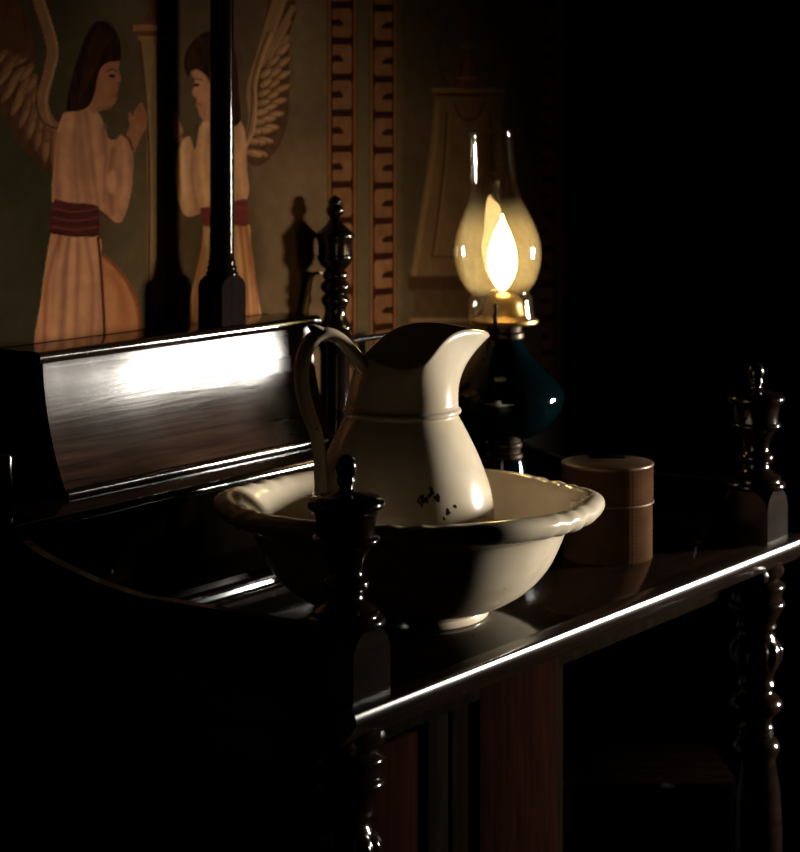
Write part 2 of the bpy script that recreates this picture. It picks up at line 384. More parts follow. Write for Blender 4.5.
# ------------------------------------------------------------------ the wall painting
def build_mural():
    xa, xb, za, zb = 1.28, tx0 - .002, 0.80, 1.62
    nx, nz = 760, 520
    X = np.linspace(xa, xb, nx); Z = np.linspace(za, zb, nz)
    GX, GZ = np.meshgrid(X, Z)
    D = GX * FWD.x + WALL_Y * FWD.y
    L = GX * RGT.x + WALL_Y * RGT.y
    U = (CX + F_PX * L / D).ravel(); V = (HY + F_PX * (CAM_Z - GZ) / D).ravel()
    rng = np.random.default_rng(3)
    def vnoise(sx, sy, seed):
        r = np.random.default_rng(seed); g = r.random((220, 220))
        x = (U + 900) / sx; y = (V + 900) / sy
        xi = np.floor(x).astype(int); yi = np.floor(y).astype(int)
        fx = x - xi; fy = y - yi; fx = fx * fx * (3 - 2 * fx); fy = fy * fy * (3 - 2 * fy)
        a = g[yi % 220, xi % 220]; b = g[yi % 220, (xi + 1) % 220]; c = g[(yi + 1) % 220, xi % 220]; d = g[(yi + 1) % 220, (xi + 1) % 220]
        return (a * (1 - fx) + b * fx) * (1 - fy) + (c * (1 - fx) + d * fx) * fy
    C = np.empty((U.size, 3)); R = np.zeros(U.size, int)
    n1 = vnoise(60, 60, 1)[:, None]; n2 = vnoise(11, 11, 2)[:, None]
    C[:] = np.array((.185, .135, .085)) * (0.75 + .4 * n1 + .12 * n2)
    gr = np.clip((300 - U) / 280, 0, .92)[:, None]          # olive ground left, tan towards the border; shade on the left wall painted in too
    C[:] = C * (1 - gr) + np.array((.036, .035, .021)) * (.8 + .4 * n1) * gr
    gr = np.clip((U - 396) / 8, 0, 1)[:, None] * np.clip((545 - U) / 8, 0, 1)[:, None]   # next panel, umber-green
    C[:] = C * (1 - gr * .75) + np.array((.105, .085, .05)) * (.8 + .3 * n1) * gr * .75
    def poly(pts, col, reg=None, soft=1.2, alpha=1.0, smooth=True, grain=.0, sx=6, sy=6, seed=5):
        p = np.array(smooth_prof(list(pts) + [pts[0]], 4) if smooth else list(pts) + [pts[0]], float)
        bx0, by0 = p.min(0) - 4; bx1, by1 = p.max(0) + 4
        ix = np.where((U > bx0) & (U < bx1) & (V > by0) & (V < by1))[0]
        if not len(ix): return
        u, v = U[ix], V[ix]
        inside = np.zeros(len(ix), bool); dmin = np.full(len(ix), 1e9)
        for (x1, y1), (x2, y2) in zip(p[:-1], p[1:]):
            cond = (y1 > v) != (y2 > v)
            with np.errstate(divide='ignore', invalid='ignore'):
                xc = (x2 - x1) * (v - y1) / (y2 - y1 + 1e-12) + x1
            inside ^= cond & (u < xc)
            dx, dy = x2 - x1, y2 - y1; l2 = dx * dx + dy * dy + 1e-9
            t = np.clip(((u - x1) * dx + (v - y1) * dy) / l2, 0, 1)
            dmin = np.minimum(dmin, np.hypot(u - x1 - t * dx, v - y1 - t * dy))
        sd = np.where(inside, dmin, -dmin)
        a = np.clip(sd / soft + .5, 0, 1)[:, None] * alpha
        col = np.array(col)
        cc = col * (1 + grain * (vnoise(sx, sy, seed)[ix][:, None] - .5) * 2) if grain else col
        C[ix] = C[ix] * (1 - a) + cc * a
        if reg is not None: R[ix[a[:, 0] > .5]] = reg
    def stroke(pts, w, col, reg=None, alpha=1.0, soft=1.2, smooth=True, taper=False):
        p = np.array(smooth_prof(list(pts), 5) if smooth and len(pts) > 2 else pts, float)
        bx0, by0 = p.min(0) - w - 3; bx1, by1 = p.max(0) + w + 3
        ix = np.where((U > bx0) & (U < bx1) & (V > by0) & (V < by1))[0]
        if not len(ix): return
        u, v = U[ix], V[ix]; best = np.full(len(ix), -1e9); n = len(p) - 1
        for i in range(n):
            (x1, y1), (x2, y2) = p[i], p[i + 1]
            dx, dy = x2 - x1, y2 - y1; l2 = dx * dx + dy * dy + 1e-9
            t = np.clip(((u - x1) * dx + (v - y1) * dy) / l2, 0, 1)
            ww = w / 2 * ((1 - (i + t) / n) if taper else 1)
            best = np.maximum(best, ww - np.hypot(u - x1 - t * dx, v - y1 - t * dy))
        a = np.clip(best / soft + .5, 0, 1)[:, None] * alpha
        C[ix] = C[ix] * (1 - a) + np.array(col) * a
        if reg is not None: R[ix[a[:, 0] > .5]] = reg
    def ell(cx, cy, rx, ry, ang, col, reg=None, alpha=1.0, soft=1.2, tip=0.0):
        pts = []
        for k in range(14):
            a = 2 * PI * k / 14
            x, y = rx * math.cos(a), ry * math.sin(a) * (1 - tip * max(0, math.cos(a)))
            pts.append((cx + x * math.cos(ang) - y * math.sin(ang), cy + x * math.sin(ang) + y * math.cos(ang)))
        poly(pts, col, reg, soft, alpha)
    LA, RA, PL, B1, B2, B3, UR = 1, 2, 3, 4, 5, 6, 7
    DK = (.05, .026, .016); SKIN = (.42, .235, .14); ROBE = (.52, .325, .20); ROBE_L = (.68, .45, .26); ROBE_D = (.29, .165, .105)
    SASH = (.12, .046, .040); HAIR = (.048, .028, .018); WING = (.30, .195, .115); WING_L = (.46, .30, .16); WING_D = (.12, .07, .042)
    RED = (.36, .13, .06)
    # ---- painted pillar between the two figures
    poly([(140, 38), (168, 38), (167, 120), (166, 360), (146, 360), (148, 200), (146, 110)], (.235, .165, .09), PL, smooth=False, grain=.15, sx=4, sy=60)
    stroke([(140, 42), (145, 90), (149, 160), (149, 260), (146, 355)], 2.2, (.10, .05, .025), PL)
    stroke([(154, 45), (156, 160), (155, 355)], 3, (.33, .22, .11), PL, alpha=.7)
    stroke([(167, 42), (166, 180), (166, 355)], 2, (.10, .05, .025), PL)
    for y, h, w0, w1, c in ((20, 5, 141, 168, (.14, .075, .04)), (25, 6, 133, 173, (.29, .16, .085)), (31, 5, 136, 171, (.15, .075, .04)), (36, 4, 138, 170, (.28, .16, .085))):
        poly([(w0, y), (w1, y), (w1, y + h), (w0, y + h)], c, PL, smooth=False)
    poly([(143, 21), (167, 21), (160, 8), (157, -14), (152, -14), (149, 8)], (.11, .055, .032), PL)
    # ---- left angel: wing
    poly([(60, 132), (44, 128), (33, 108), (31, 80), (36, 45), (22, 5), (8, -30), (-42, -40), (-40, 20), (-15, 70), (0, 105), (18, 140), (45, 172), (58, 160)], WING_D, LA, grain=.25, sx=5, sy=9)
    for row, (n, xa_, ya_, xb_, yb_, ln) in enumerate(((9, -2, 60, 54, 158, 15), (8, 12, 62, 54, 140, 13), (7, 22, 58, 50, 124, 11))):
        for k in range(n):
            t = k / (n - 1)
            x = xa_ + (xb_ - xa_) * t ** 1.1 + random.uniform(-1, 1); y = ya_ + (yb_ - ya_) * t ** .85
            an = 2.35 - .85 * t; fk = random.uniform(.65, .9)
            ell(x, y, ln, 4.3, an, tuple(c * fk for c in WING), LA, tip=.25)
            ell(x + 1, y + 1, ln * .6, 2.1, an, tuple(c * .82 for c in WING_L), LA, alpha=.6)
            stroke([(x - ln * .8 * math.cos(an) - 3, y - ln * .8 * math.sin(an)), (x + ln * math.cos(an) - 4, y + ln * math.sin(an))], 1, WING_D, LA, alpha=.6)
    for k in range(7):
        stroke([(30 - 7 * k, 60 - 4 * k), (14 - 8 * k, 15 - 3 * k), (-2 - 8 * k, -35)], 6, WING_D, LA, alpha=.8)
        stroke([(33 - 7 * k, 58 - 4 * k), (17 - 8 * k, 15 - 3 * k), (1 - 8 * k, -35)], 1.2, WING_D, LA, alpha=.8)
    stroke([(64, 131), (49, 122), (43, 100), (49, 72), (52, 46), (41, 8), (28, -30)], 11, WING, LA)
    stroke([(66, 131), (51, 124), (46, 100), (53, 72), (57, 48), (46, 8), (33, -30)], 2.4, WING_L, LA, alpha=.8)
    stroke([(60, 129), (43, 122), (36, 100), (41, 74), (44, 50), (34, 10), (22, -30)], 1.8, WING_D, LA)
    # body
    poly([(63, 114), (76, 105), (90, 107), (101, 117), (108, 138), (119, 141), (130, 150), (132, 172), (130, 196), (122, 221), (111, 219), (100, 209), (90, 204), (58, 202), (52, 198), (54, 160), (57, 132)], ROBE, LA, grain=.18, sx=7, sy=26)
    for p, w, c, al in (([(76, 112), (80, 140), (84, 170), (90, 202)], 8, ROBE_D, .35), ([(70, 116), (66, 150), (66, 198)], 7, ROBE_L, .4), ([(95, 118), (97, 150), (100, 190)], 6, ROBE_L, .45),
                        ([(86, 112), (90, 150), (98, 206)], 3, ROBE_D, .55), ([(58, 134), (57, 165), (56, 198)], 4, ROBE_D, .5), ([(104, 126), (106, 160), (106, 200)], 3.5, ROBE_D, .7),
                        ([(74, 130), (75, 165), (78, 200)], 2.5, ROBE_D, .5)):
        stroke(p, w, c, LA, alpha=al, soft=4)
    poly([(112, 146), (118, 137), (125, 135), (132, 147), (133, 170), (130, 196), (121, 221), (110, 217), (105, 198), (106, 168)], ROBE, LA, grain=.15, sx=6, sy=20)
    stroke([(113, 150), (110, 180), (112, 214)], 5, ROBE_D, LA, alpha=.6, soft=4)
    stroke([(124, 142), (126, 170), (123, 205)], 5, ROBE_L, LA, alpha=.55, soft=4)
    poly([(107, 176), (113, 170), (116, 182), (113, 193), (108, 190)], ROBE_L, LA, alpha=.8, soft=3)
    stroke([(111, 220), (100, 211), (92, 205)], 1.5, DK, LA, alpha=.6)
    poly([(125, 137), (130, 126), (132, 118), (137, 107), (141, 103), (144, 108), (147, 116), (146, 128), (141, 136), (137, 146), (132, 152)], SKIN, LA)
    for a, b_ in (((136, 124), (140, 106)), ((139, 125), (143, 110)), ((142, 127), (145, 116))):
        stroke([a, b_], 1.1, RED, LA, alpha=.7)
    stroke([(133, 130), (131, 122), (130, 114)], 3.4, SKIN, LA)
    stroke([(123, 135), (129, 139), (133, 150)], 2, DK, LA, alpha=.8)
    # head
    poly([(92, 84), (98, 68), (112, 58), (119, 62), (118.5, 70), (121, 80), (118, 84), (118.5, 90), (116.5, 93), (117, 98), (112, 106), (102, 110), (92, 112), (88, 100)], SKIN, LA)
    poly([(101, 72), (110, 70), (116, 76), (112, 90), (104, 92)], tuple(c * 1.2 for c in SKIN), LA, alpha=.45, soft=4)
    poly([(66, 112), (69, 90), (76, 64), (86, 36), (95, 23), (104, 21), (113, 27), (119, 39), (121, 56), (118, 61), (109, 62), (101, 68), (97, 80), (95, 92), (90, 104), (82, 110)], HAIR, LA, grain=.35, sx=3, sy=10)
    for k in range(7):
        stroke([(100 + 2 * k, 24 + 2 * k), (88 + 2.5 * k, 50), (78 + 2.5 * k, 104 - 5 * k)], 1.2, (.12, .062, .032), LA, alpha=.5)
    ell(112, 76, 3.2, 1.7, .1, DK, LA); stroke([(107, 71), (112, 69.5), (117, 71)], 1.3, DK, LA, alpha=.8)
    stroke([(112.5, 96), (117, 95.5)], 1.8, RED, LA); stroke([(117, 82), (119, 86)], 1.2, RED, LA, alpha=.7); stroke([(99, 108), (110, 108)], 2, ROBE_D, LA, alpha=.7)
    # sash and skirt
    poly([(51, 232), (97, 235), (101, 262), (103, 300), (105, 360), (38, 360), (41, 300), (46, 262)], ROBE, LA, grain=.2, sx=5, sy=60)
    for x, w, c, al in ((46, 4, RED, .55), (56, 5, ROBE_L, .5), (63, 4, ROBE_D, .45), (70, 6, ROBE_L, .75), (77, 3, ROBE_D, .4), (84, 5, ROBE_L, .4), (92, 4, ROBE_D, .5)):
        stroke([(60 + (x - 60) * .55 + 8, 236), (x + 1, 285), (x - 2, 360)], w, c, LA, alpha=al, soft=3)
    poly([(101, 256), (110, 262), (124, 279), (135, 299), (140, 322), (139, 360), (105, 360), (103, 300)], (.50, .285, .15), LA, grain=.12, sx=6, sy=40)
    stroke([(104, 257), (118, 270), (131, 290), (139, 316), (139, 358)], 3.4, RED, LA, alpha=.8, soft=2)
    stroke([(112, 275), (124, 300), (128, 355)], 8, RED, LA, alpha=.35, soft=6)
    stroke([(98, 238), (101, 270), (104, 320), (105, 358)], 3, (.13, .055, .04), LA)
    poly([(55, 199), (72, 203), (95, 205), (99, 213), (98, 235), (80, 236), (60, 235), (49, 231), (51, 212)], SASH, LA, grain=.2, sx=20, sy=4)
    for y in (208, 217, 226):
        stroke([(53, y), (72, y + 4), (97, y + 1)], 1.4, (.27, .11, .085), LA, alpha=.7)
    stroke([(50, 231), (72, 236), (98, 235)], 1.6, DK, LA)
    # ---- right angel: wing
    poly([(242, 150), (248, 130), (247, 92), (252, 64), (262, 30), (274, -20), (290, -22), (296, 10), (289, 40), (289, 110), (281, 142), (268, 160), (256, 166), (245, 160)], WING_D, RA, grain=.2, sx=4, sy=8)
    for k, (x0_, y0_, x1_, y1_) in enumerate(((258, 60, 279, -12), (262, 64, 287, -8), (265, 58, 293, 8), (268, 62, 288, 22), (270, 74, 287, 38))):
        stroke([(x0_, y0_), ((x0_ + x1_) / 2 - 1, (y0_ + y1_) / 2 + 2), (x1_, y1_)], 6.5, WING, RA)
        stroke([(x0_ + 1, y0_), (x1_, y1_)], 1.4, WING_L, RA, alpha=.5)
        stroke([(x0_ + 4, y0_ + 2), (x1_ + 3, y1_ + 4)], 1.1, WING_D, RA)
    for row, (n, xa_, ya_, xb_, yb_, ln) in enumerate(((9, 284, 50, 258, 154, 11), (9, 274, 62, 254, 154, 10), (8, 266, 74, 252, 142, 8))):
        for k in range(n):
            t = k / (n - 1)
            x = xa_ + (xb_ - xa_) * t ** 2.2 + random.uniform(-1, 1); y = ya_ + (yb_ - ya_) * t
            an = -.75 + 1.0 * t; fk = random.uniform(.9, 1.15)
            ell(x, y, ln, 4.6, an, WING_D, RA, tip=.2)
            ell(x, y - .6, ln - 1.2, 3.6, an, tuple(c * fk for c in WING), RA, tip=.2)
            ell(x + 2, y - 1.2, ln * .55, 1.7, an, WING_L, RA, alpha=.75)
    stroke([(243, 150), (248, 138), (252, 118), (250, 92), (256, 66), (268, 32), (280, -14)], 7, WING, RA)
    stroke([(245, 148), (254, 130), (256, 105), (256, 84), (263, 58), (272, 34)], 2.4, WING_L, RA)
    stroke([(243, 146), (249, 128), (252, 104), (252, 84), (259, 57), (268, 32)], 1.5, WING_D, RA)
    # body
    poly([(199, 128), (208, 118), (225, 116), (240, 120), (246, 140), (247, 170), (249, 192), (240, 206), (205, 212), (188, 217), (180, 206), (175, 182), (177, 156), (183, 140), (190, 137), (195, 150)], ROBE, RA, grain=.15, sx=6, sy=20)
    for p, w, c, al in (([(184, 142), (182, 170), (188, 210)], 6, ROBE_L, .5), ([(193, 152), (192, 180), (198, 212)], 4, ROBE_D, .6), ([(204, 124), (202, 160), (206, 205)], 6, ROBE_L, .6), ([(242, 130), (241, 160), (243, 198)], 5, ROBE_L, .5), ([(178, 160), (180, 195)], 3, ROBE_D, .5)):
        stroke(p, w, c, RA, alpha=al, soft=4)
    poly([(173, 113), (176, 112), (180, 122), (183, 132), (180, 141), (175, 142), (172, 130)], SKIN, RA)
    stroke([(176, 114), (178, 130)], 1, RED, RA, alpha=.7)
    stroke([(174, 142), (183, 134)], 1.6, DK, RA, alpha=.6)
    poly([(191, 72), (200, 68), (212, 74), (222, 90), (220, 116), (206, 121), (200, 116), (198, 110), (196, 104), (197, 100), (193, 95), (192.5, 90), (195, 84)], SKIN, RA)
    poly([(196, 80), (206, 80), (208, 100), (200, 104)], tuple(c * 1.2 for c in SKIN), RA, alpha=.5, soft=4)
    poly([(188, 78), (184, 66), (186, 52), (194, 40), (206, 32), (220, 32), (232, 42), (237, 66), (239, 96), (240, 122), (226, 126), (218, 112), (212, 88), (206, 76), (198, 70), (192, 70)], HAIR, RA, grain=.35, sx=3, sy=10)
    ell(196.5, 85, 3, 1.6, -.1, DK, RA); stroke([(192, 80), (196, 78.5), (202, 80)], 1.3, DK, RA, alpha=.8); stroke([(196.5, 104), (201, 104.5)], 1.8, RED, RA)
    poly([(204, 214), (246, 221), (251, 245), (256, 285), (261, 360), (184, 360), (188, 312), (196, 275), (202, 245)], ROBE_L, RA, grain=.15, sx=5, sy=60)
    poly([(198, 268), (206, 250), (208, 360), (184, 360), (188, 310)], (.50, .285, .15), RA, alpha=.8, soft=3)
    for x, w, c, al in ((192, 4, RED, .45), (205, 3, ROBE_D, .6), (216, 5, ROBE_L, .6), (226, 4, ROBE_D, .5), (240, 4, ROBE_D, .35), (250, 4, RED, .7), (257, 3, RED, .6)):
        stroke([(225 + (x - 225) * .6, 226), (225 + (x - 225) * .85, 285), (x, 360)], w, c, RA, alpha=al, soft=3)
    stroke([(246, 224), (252, 262), (257, 300), (259, 358)], 2.4, RED, RA, alpha=.7, soft=2)
    poly([(200, 208), (225, 204), (246, 199), (248, 212), (247, 226), (225, 224), (204, 226)], (.22, .07, .065), RA, grain=.2, sx=20, sy=4)
    # ---- meander borders
    ORG = (.265, .15, .085); LINE = (.25, .135, .072); EDGE = (.055, .026, .016); GREY = (.15, .125, .08)
    def band(x0_, x1_, reg, y_first, pitch, notch_left, dim=1.0):
        w = x1_ - x0_
        poly([(x0_, -200), (x1_, -200), (x1_, 420), (x0_, 420)], EDGE, reg, smooth=False)
        for xx in (x0_ + w * .07, x1_ - w * .07):
            stroke([(xx, -200), (xx, 420)], w * .09, tuple(c * dim for c in LINE), reg, soft=.8)
        bx0, bx1 = x0_ + w * .17, x1_ - w * .17
        k = -7; y = y_first + pitch * k
        while y < 420:
            fk = dim * random.uniform(.86, 1.08); col = tuple(c * fk for c in ORG)
            sl = -.10 * max(0, (y - 100) / 200)            # rows tilt with the receding wall
            y0_, y1_ = y + pitch * .10, y + pitch * .90
            r = pitch * .1
            c_ = [(bx0, y0_ + (0 if notch_left else r)), (bx0 + w * .06, y0_), (bx1 - w * .06, y0_), (bx1, y0_ + (r if notch_left else 0)), (bx1, y1_ - (r if notch_left else 0)), (bx1 - w * .06, y1_), (bx0 + w * .06, y1_), (bx0, y1_ - (0 if notch_left else r))]
            c_ = [(px, py + (px - x0_) * sl) for px, py in c_]
            poly(c_, col, reg, smooth=False, grain=.12, sx=7, sy=7)
            ym = (y0_ + y1_) / 2 - pitch * .02
            if notch_left: q = [(bx0 - 1, ym - pitch * .07), (bx0 + w * .24, ym - pitch * .10), (bx0 + w * .36, ym + pitch * .02), (bx0 + w * .36, ym + pitch * .10), (bx0 - 1, ym + pitch * .10)]
            else: q = [(bx1 + 1, ym - pitch * .10), (bx1 - w * .24, ym - pitch * .07), (bx1 - w * .38, ym + pitch * .03), (bx1 - w * .36, ym + pitch * .10), (bx1 + 1, ym + pitch * .10)]
            poly(q, EDGE, reg, smooth=False)
            y += pitch
    poly([(356, -200), (371, -200), (371, 420), (356, 420)], GREY, 0, smooth=False)
    band(327.5, 357, B1, 5, 36, True)
    band(369.5, 397, B2, 8, 35.6, False)
    band(539, 557, B3, 4, 35, True, .8)
    # ---- painted urn on a pedestal
    PED = (.215, .145, .08); PD = (.10, .06, .035); PLT = (.29, .20, .11)
    poly([(437, 100), (500, 100), (503, 150), (512, 210), (524, 276), (413, 276), (424, 210), (433, 150)], PED, UR, smooth=False, grain=.12, sx=12, sy=30)
    stroke([(437, 102), (433, 150), (424, 210), (414, 275)], 6, PLT, UR, alpha=.8, soft=3)
    stroke([(447, 112), (444, 160), (438, 215), (432, 257), (506, 257), (498, 215), (492, 160), (490, 112)], 1.8, PD, UR, smooth=False)
    stroke([(450, 114), (447, 160), (441, 215), (436, 253)], 1.4, PLT, UR, alpha=.7)
    for (y, h, x0_, x1_, c) in ((88, 5, 432, 505, PLT), (93, 4, 436, 501, PD), (96, 5, 434, 503, PED), (276, 14, 408, 530, PD), (290, 50, 414, 524, tuple(c * .6 for c in PED)), (318, 4, 410, 528, PLT)):
        poly([(x0_, y), (x1_, y), (x1_, y + h), (x0_, y + h)], c, UR, smooth=False)
    stroke([(455, 104), (462, 118), (476, 118), (484, 104)], 3, PD, UR, alpha=.7)
    VAS = (.16, .085, .055)
    poly([(452, 88), (486, 88), (479, 74), (472, 60), (469, 46), (474, 30), (484, 8), (492, -20), (444, -20), (451, 8), (461, 30), (465, 46), (462, 60), (456, 74)], VAS, UR, grain=.2, sx=6, sy=12)
    stroke([(467, 46), (463, 62), (457, 82)], 2, PD, UR); stroke([(470, 46), (475, 62), (481, 82)], 2, PD, UR)
    stroke([(467, 20), (466, 40), (467, 80)], 3, tuple(c * 1.7 for c in VAS), UR, alpha=.6, soft=3)
    stroke([(458, 78), (478, 78)], 3, PLT, UR, alpha=.7); stroke([(462, 47), (473, 47)], 3, PLT, UR, alpha=.6)
    for s in (-1, 1):
        c0 = 467
        stroke([(c0 + s * 18, 20), (c0 + s * 30, 24), (c0 + s * 40, 12), (c0 + s * 38, -4), (c0 + s * 28, -6), (c0 + s * 26, 6), (c0 + s * 33, 10)], 2.2, PD, UR)
        stroke([(c0 + s * 20, 22), (c0 + s * 27, 45), (c0 + s * 28, 66), (c0 + s * 20, 84)], 2.2, PD, UR)
        ell(c0 + s * 21, 70, 3, 2, 0, PD, UR)
    # ---- split the painted surface into the pieces of the painting
    fig = (R == LA)[:, None]                             # left figure mauve-brown, darkened further to paint in the shade on its side
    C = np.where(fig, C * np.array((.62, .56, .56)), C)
    C2 = np.clip(1.0 * C ** 1.25 * np.array((.58, .48, .40)), 0, 1)
    fi = (np.arange(nz - 1)[:, None] * nx + np.arange(nx - 1)[None, :]).ravel()
    quads = np.stack([fi, fi + 1, fi + nx + 1, fi + nx], 1)
    reg = R[fi]
    P3 = np.stack([GX.ravel(), np.full(GX.size, WALL_Y), GZ.ravel()], 1)
    root = thing('wall_painting', ((xa + xb) / 2, WALL_Y, za), 'faded wall painting of two facing angels with meander borders and an urn', 'mural')
    off = np.array(root.location)
    names = {0: ('painted_ground', None), LA: ('painted_angel', 'angel in pale robe and wine sash facing right'), RA: ('painted_angel', 'angel half hidden by the column facing left'),
             PL: ('painted_pillar', None), B1: ('meander_border', None), B2: ('meander_border', None), B3: ('meander_border', None), UR: ('painted_urn', 'urn on a tall pedestal')}
    for k, (nm, lab) in names.items():
        q = quads[reg == k]
        if not len(q): continue
        used, inv = np.unique(q.ravel(), return_inverse=True)
        v = P3[used] - off
        me = bpy.data.meshes.new(nm)
        me.vertices.add(len(v)); me.vertices.foreach_set('co', v.astype(np.float32).ravel())
        me.loops.add(len(inv)); me.loops.foreach_set('vertex_index', inv.astype(np.int32))
        me.polygons.add(len(q)); me.polygons.foreach_set('loop_start', (np.arange(len(q)) * 4).astype(np.int32))
        me.update(calc_edges=True)
        ca = me.color_attributes.new('paint', 'FLOAT_COLOR', 'POINT')
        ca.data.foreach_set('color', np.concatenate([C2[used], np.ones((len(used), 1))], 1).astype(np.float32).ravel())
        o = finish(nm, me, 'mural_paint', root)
        if lab: o['label'] = lab
    # plaster ground the paint lies on
    box('canvas_ground', (xa - off[0], .0005, 0), (xb - off[0], .0035, zb - za), 'plaster', root, bev=0)
build_mural()

# ------------------------------------------------------------------ washstand
H_T = 0.506
TZ = CAM_Z - H_T                              # table top height
fe = on_z(370.4, 708, TZ)                     # front edge of the top
FY = fe.y
PB = 0.0275                                   # half side of the post blocks
PY = FY + 0.012 + PB                          # post centre line
def post_x(px):
    r = ray(px); return r.x * PY / r.y
PXL, PXR = post_x(346), post_x(756)
DR = PXR * FWD.x + PY * FWD.y                 # depth of the right post
GL0, GL1 = PXL - PB + .004, PXL - PB + .015   # left side board
GR0, GR1 = PXR + PB - .015, PXR + PB - .004
SH = on_x(13.8, 526.7, GL0 + .008)            # back shelf front edge
SY, SZ = SH.y, SH.z
ws = thing('washstand', ((PXL + PXR) / 2, (FY + WALL_Y) / 2, 0), 'dark polished wooden washstand with turned posts, curved gallery and cove-fronted back', 'washstand')
OFF = Vector(ws.location)
def wl(p): return Vector(p) - OFF
def wbox(name, a, b_, mat, bev=.002, parent=None):
    return box(name, tuple(wl(a)), tuple(wl(b_)), mat, parent or ws, bev)
XL_T, XR_T = PXL - PB - .012, PXR + PB + .035
# top board with a rounded front nosing
nos = .030
NW = .020
prof = [(FY + NW, TZ)] + smooth_prof([(FY + .005, TZ), (FY + .0018, TZ - .0012), (FY + .0005, TZ - .0040), (FY, TZ - .0075), (FY + .0006, TZ - .011), (FY + .004, TZ - .017), (FY + .010, TZ - .024), (FY + .016, TZ - .030)], 4) + [(FY + NW, TZ - nos)]
extrude_prof('front_nosing', [(y - OFF.y, z) for y, z in prof], 'X', XL_T - OFF.x, XR_T - OFF.x, 'nosing_wood', ws, 30)
wbox('table_top', (XL_T, FY + NW, TZ - nos), (XR_T, WALL_Y - .02, TZ), 'table_wood', .0008)
# side boards: low in front, sweeping up to the back shelf
CURVE = [(305, 622), (227, 613), (197, 607), (170, 602.5), (148.7, 595.8), (127.5, 589), (106, 582), (85, 572.8), (63.7, 562.8), (42.5, 551), (27.6, 540), (13.8, 526.7)]
cp = []
for px, py in CURVE:
    p = on_x(px, py, GL0 + .008); cp.append((p.y, p.z))
z0g = cp[0][1]
cp = [(PY, z0g)] + cp
cp = [(y, max(z, z0g if i < 5 else z)) for i, (y, z) in enumerate(cp)]
sp_ = smooth_prof(cp, 4)
side = [(y - OFF.y, z) for y, z in sp_] + [(WALL_Y - .03 - OFF.y, SZ), (WALL_Y - .03 - OFF.y, TZ - .001), (PY - OFF.y, TZ - .001)]
extrude_prof('side_board', side, 'X', GL0 - OFF.x, GL1 - OFF.x, 'polished_wood', ws, 30)
extrude_prof('side_board', side, 'X', GR0 - OFF.x, GR1 - OFF.x, 'polished_wood', ws, 30)
# stepped moulding lying round the back and the right of the top
m_y = on_z(243, 603, TZ).y
def mould(w):
    return [(0, 0), (0, .0035), (.004, .006), (.010, .0066), (.016, .0062), (.017, .010), (.024, .0125), (.032, .0125), (.034, .018), (w, .020), (w, 0)]
mw = SY + .012 - m_y
extrude_prof('back_moulding', [(m_y + a - OFF.y, TZ + z) for a, z in mould(mw)], 'X', GL1 - OFF.x, 2.145 - OFF.x, 'table_wood', ws, 30)
mx_ = on_z(655, 546.5, TZ).x
extrude_prof('side_moulding', [(mx_ + a - OFF.x, TZ + z) for a, z in mould(GR0 + .002 - mx_)], 'Y', PY + PB - OFF.y, m_y - .10 - OFF.y, 'table_wood', ws, 30)
# back panel between the moulding and the back shelf: three framed fields
wbox('back_panel', (GL1, SY + .014, TZ), (GR0, SY + .030, SZ - .004), 'room_wood', .001)
for px in (186, 330, 452):
    c = on_y(px, 560, SY + .008).x
    wbox('back_stile', (c - .016, SY + .006, TZ + .01), (c + .016, SY + .016, SZ - .006), 'room_wood', .002)
for px, py in ((99, 543), (111, 572)):
    c = on_y(px, py, SY + .012)
    lathe('stud', [(.0045, 0), (.0045, .002), (.003, .004), (.0005, .005)], 'dark_brass', ws, 14, loc=wl(c + Vector((0, .003, 0)))).rotation_euler = (PI / 2, 0, 0)
# back shelf with a rounded lip
XSR = GR0 + .0
st = .013
prof = [(WALL_Y - .03, SZ), (SY + st / 2, SZ)]
for k in range(1, 10):
    a = PI / 2 + PI * k / 10
    prof.append((SY + st / 2 + st / 2 * math.cos(a), SZ - st / 2 + st / 2 * math.sin(a)))
prof += [(SY + st / 2, SZ - st), (WALL_Y - .03, SZ - st)]
extrude_prof('back_shelf', [(y - OFF.y, z) for y, z in prof], 'X', GL0 - OFF.x, GR1 - OFF.x, 'polished_wood', ws, 30)
# upright at the left end of the back shelf
e0 = on_x(9.5, 455, GL0 + .004)
wbox('end_upright', (GL0, SY + .004, SZ), (GL0 + .012, SY + .018, e0.z), 'polished_wood', .003)
# cove-fronted box
cb = on_z(67, 496, SZ + .002)
CBX, CBY = cb.x, cb.y
cove = []
for px, py in ((43, 364), (44.2, 385), (48, 417), (53, 444.5), (59.3, 471), (66.8, 495)):
    p = on_x(px, py, CBX); cove.append((p.y, p.z))
ct = on_x(40.4, 352.5, CBX - .010)            # top shelf front edge
TSY, TSZ = ct.y, ct.z
tsr = on_y(321, 317, TSY).x
cove_s = smooth_prof(cove, 5)
prof = [(WALL_Y - .02, TSZ - .012)] + [(cove[0][0], TSZ - .012)] + cove_s + [(cove[-1][0], SZ), (WALL_Y - .02, SZ)]
extrude_prof('cove_front', [(y - OFF.y, z) for y, z in prof], 'X', CBX - OFF.x, tsr - .012 - OFF.x, 'cove_wood', ws, 40)
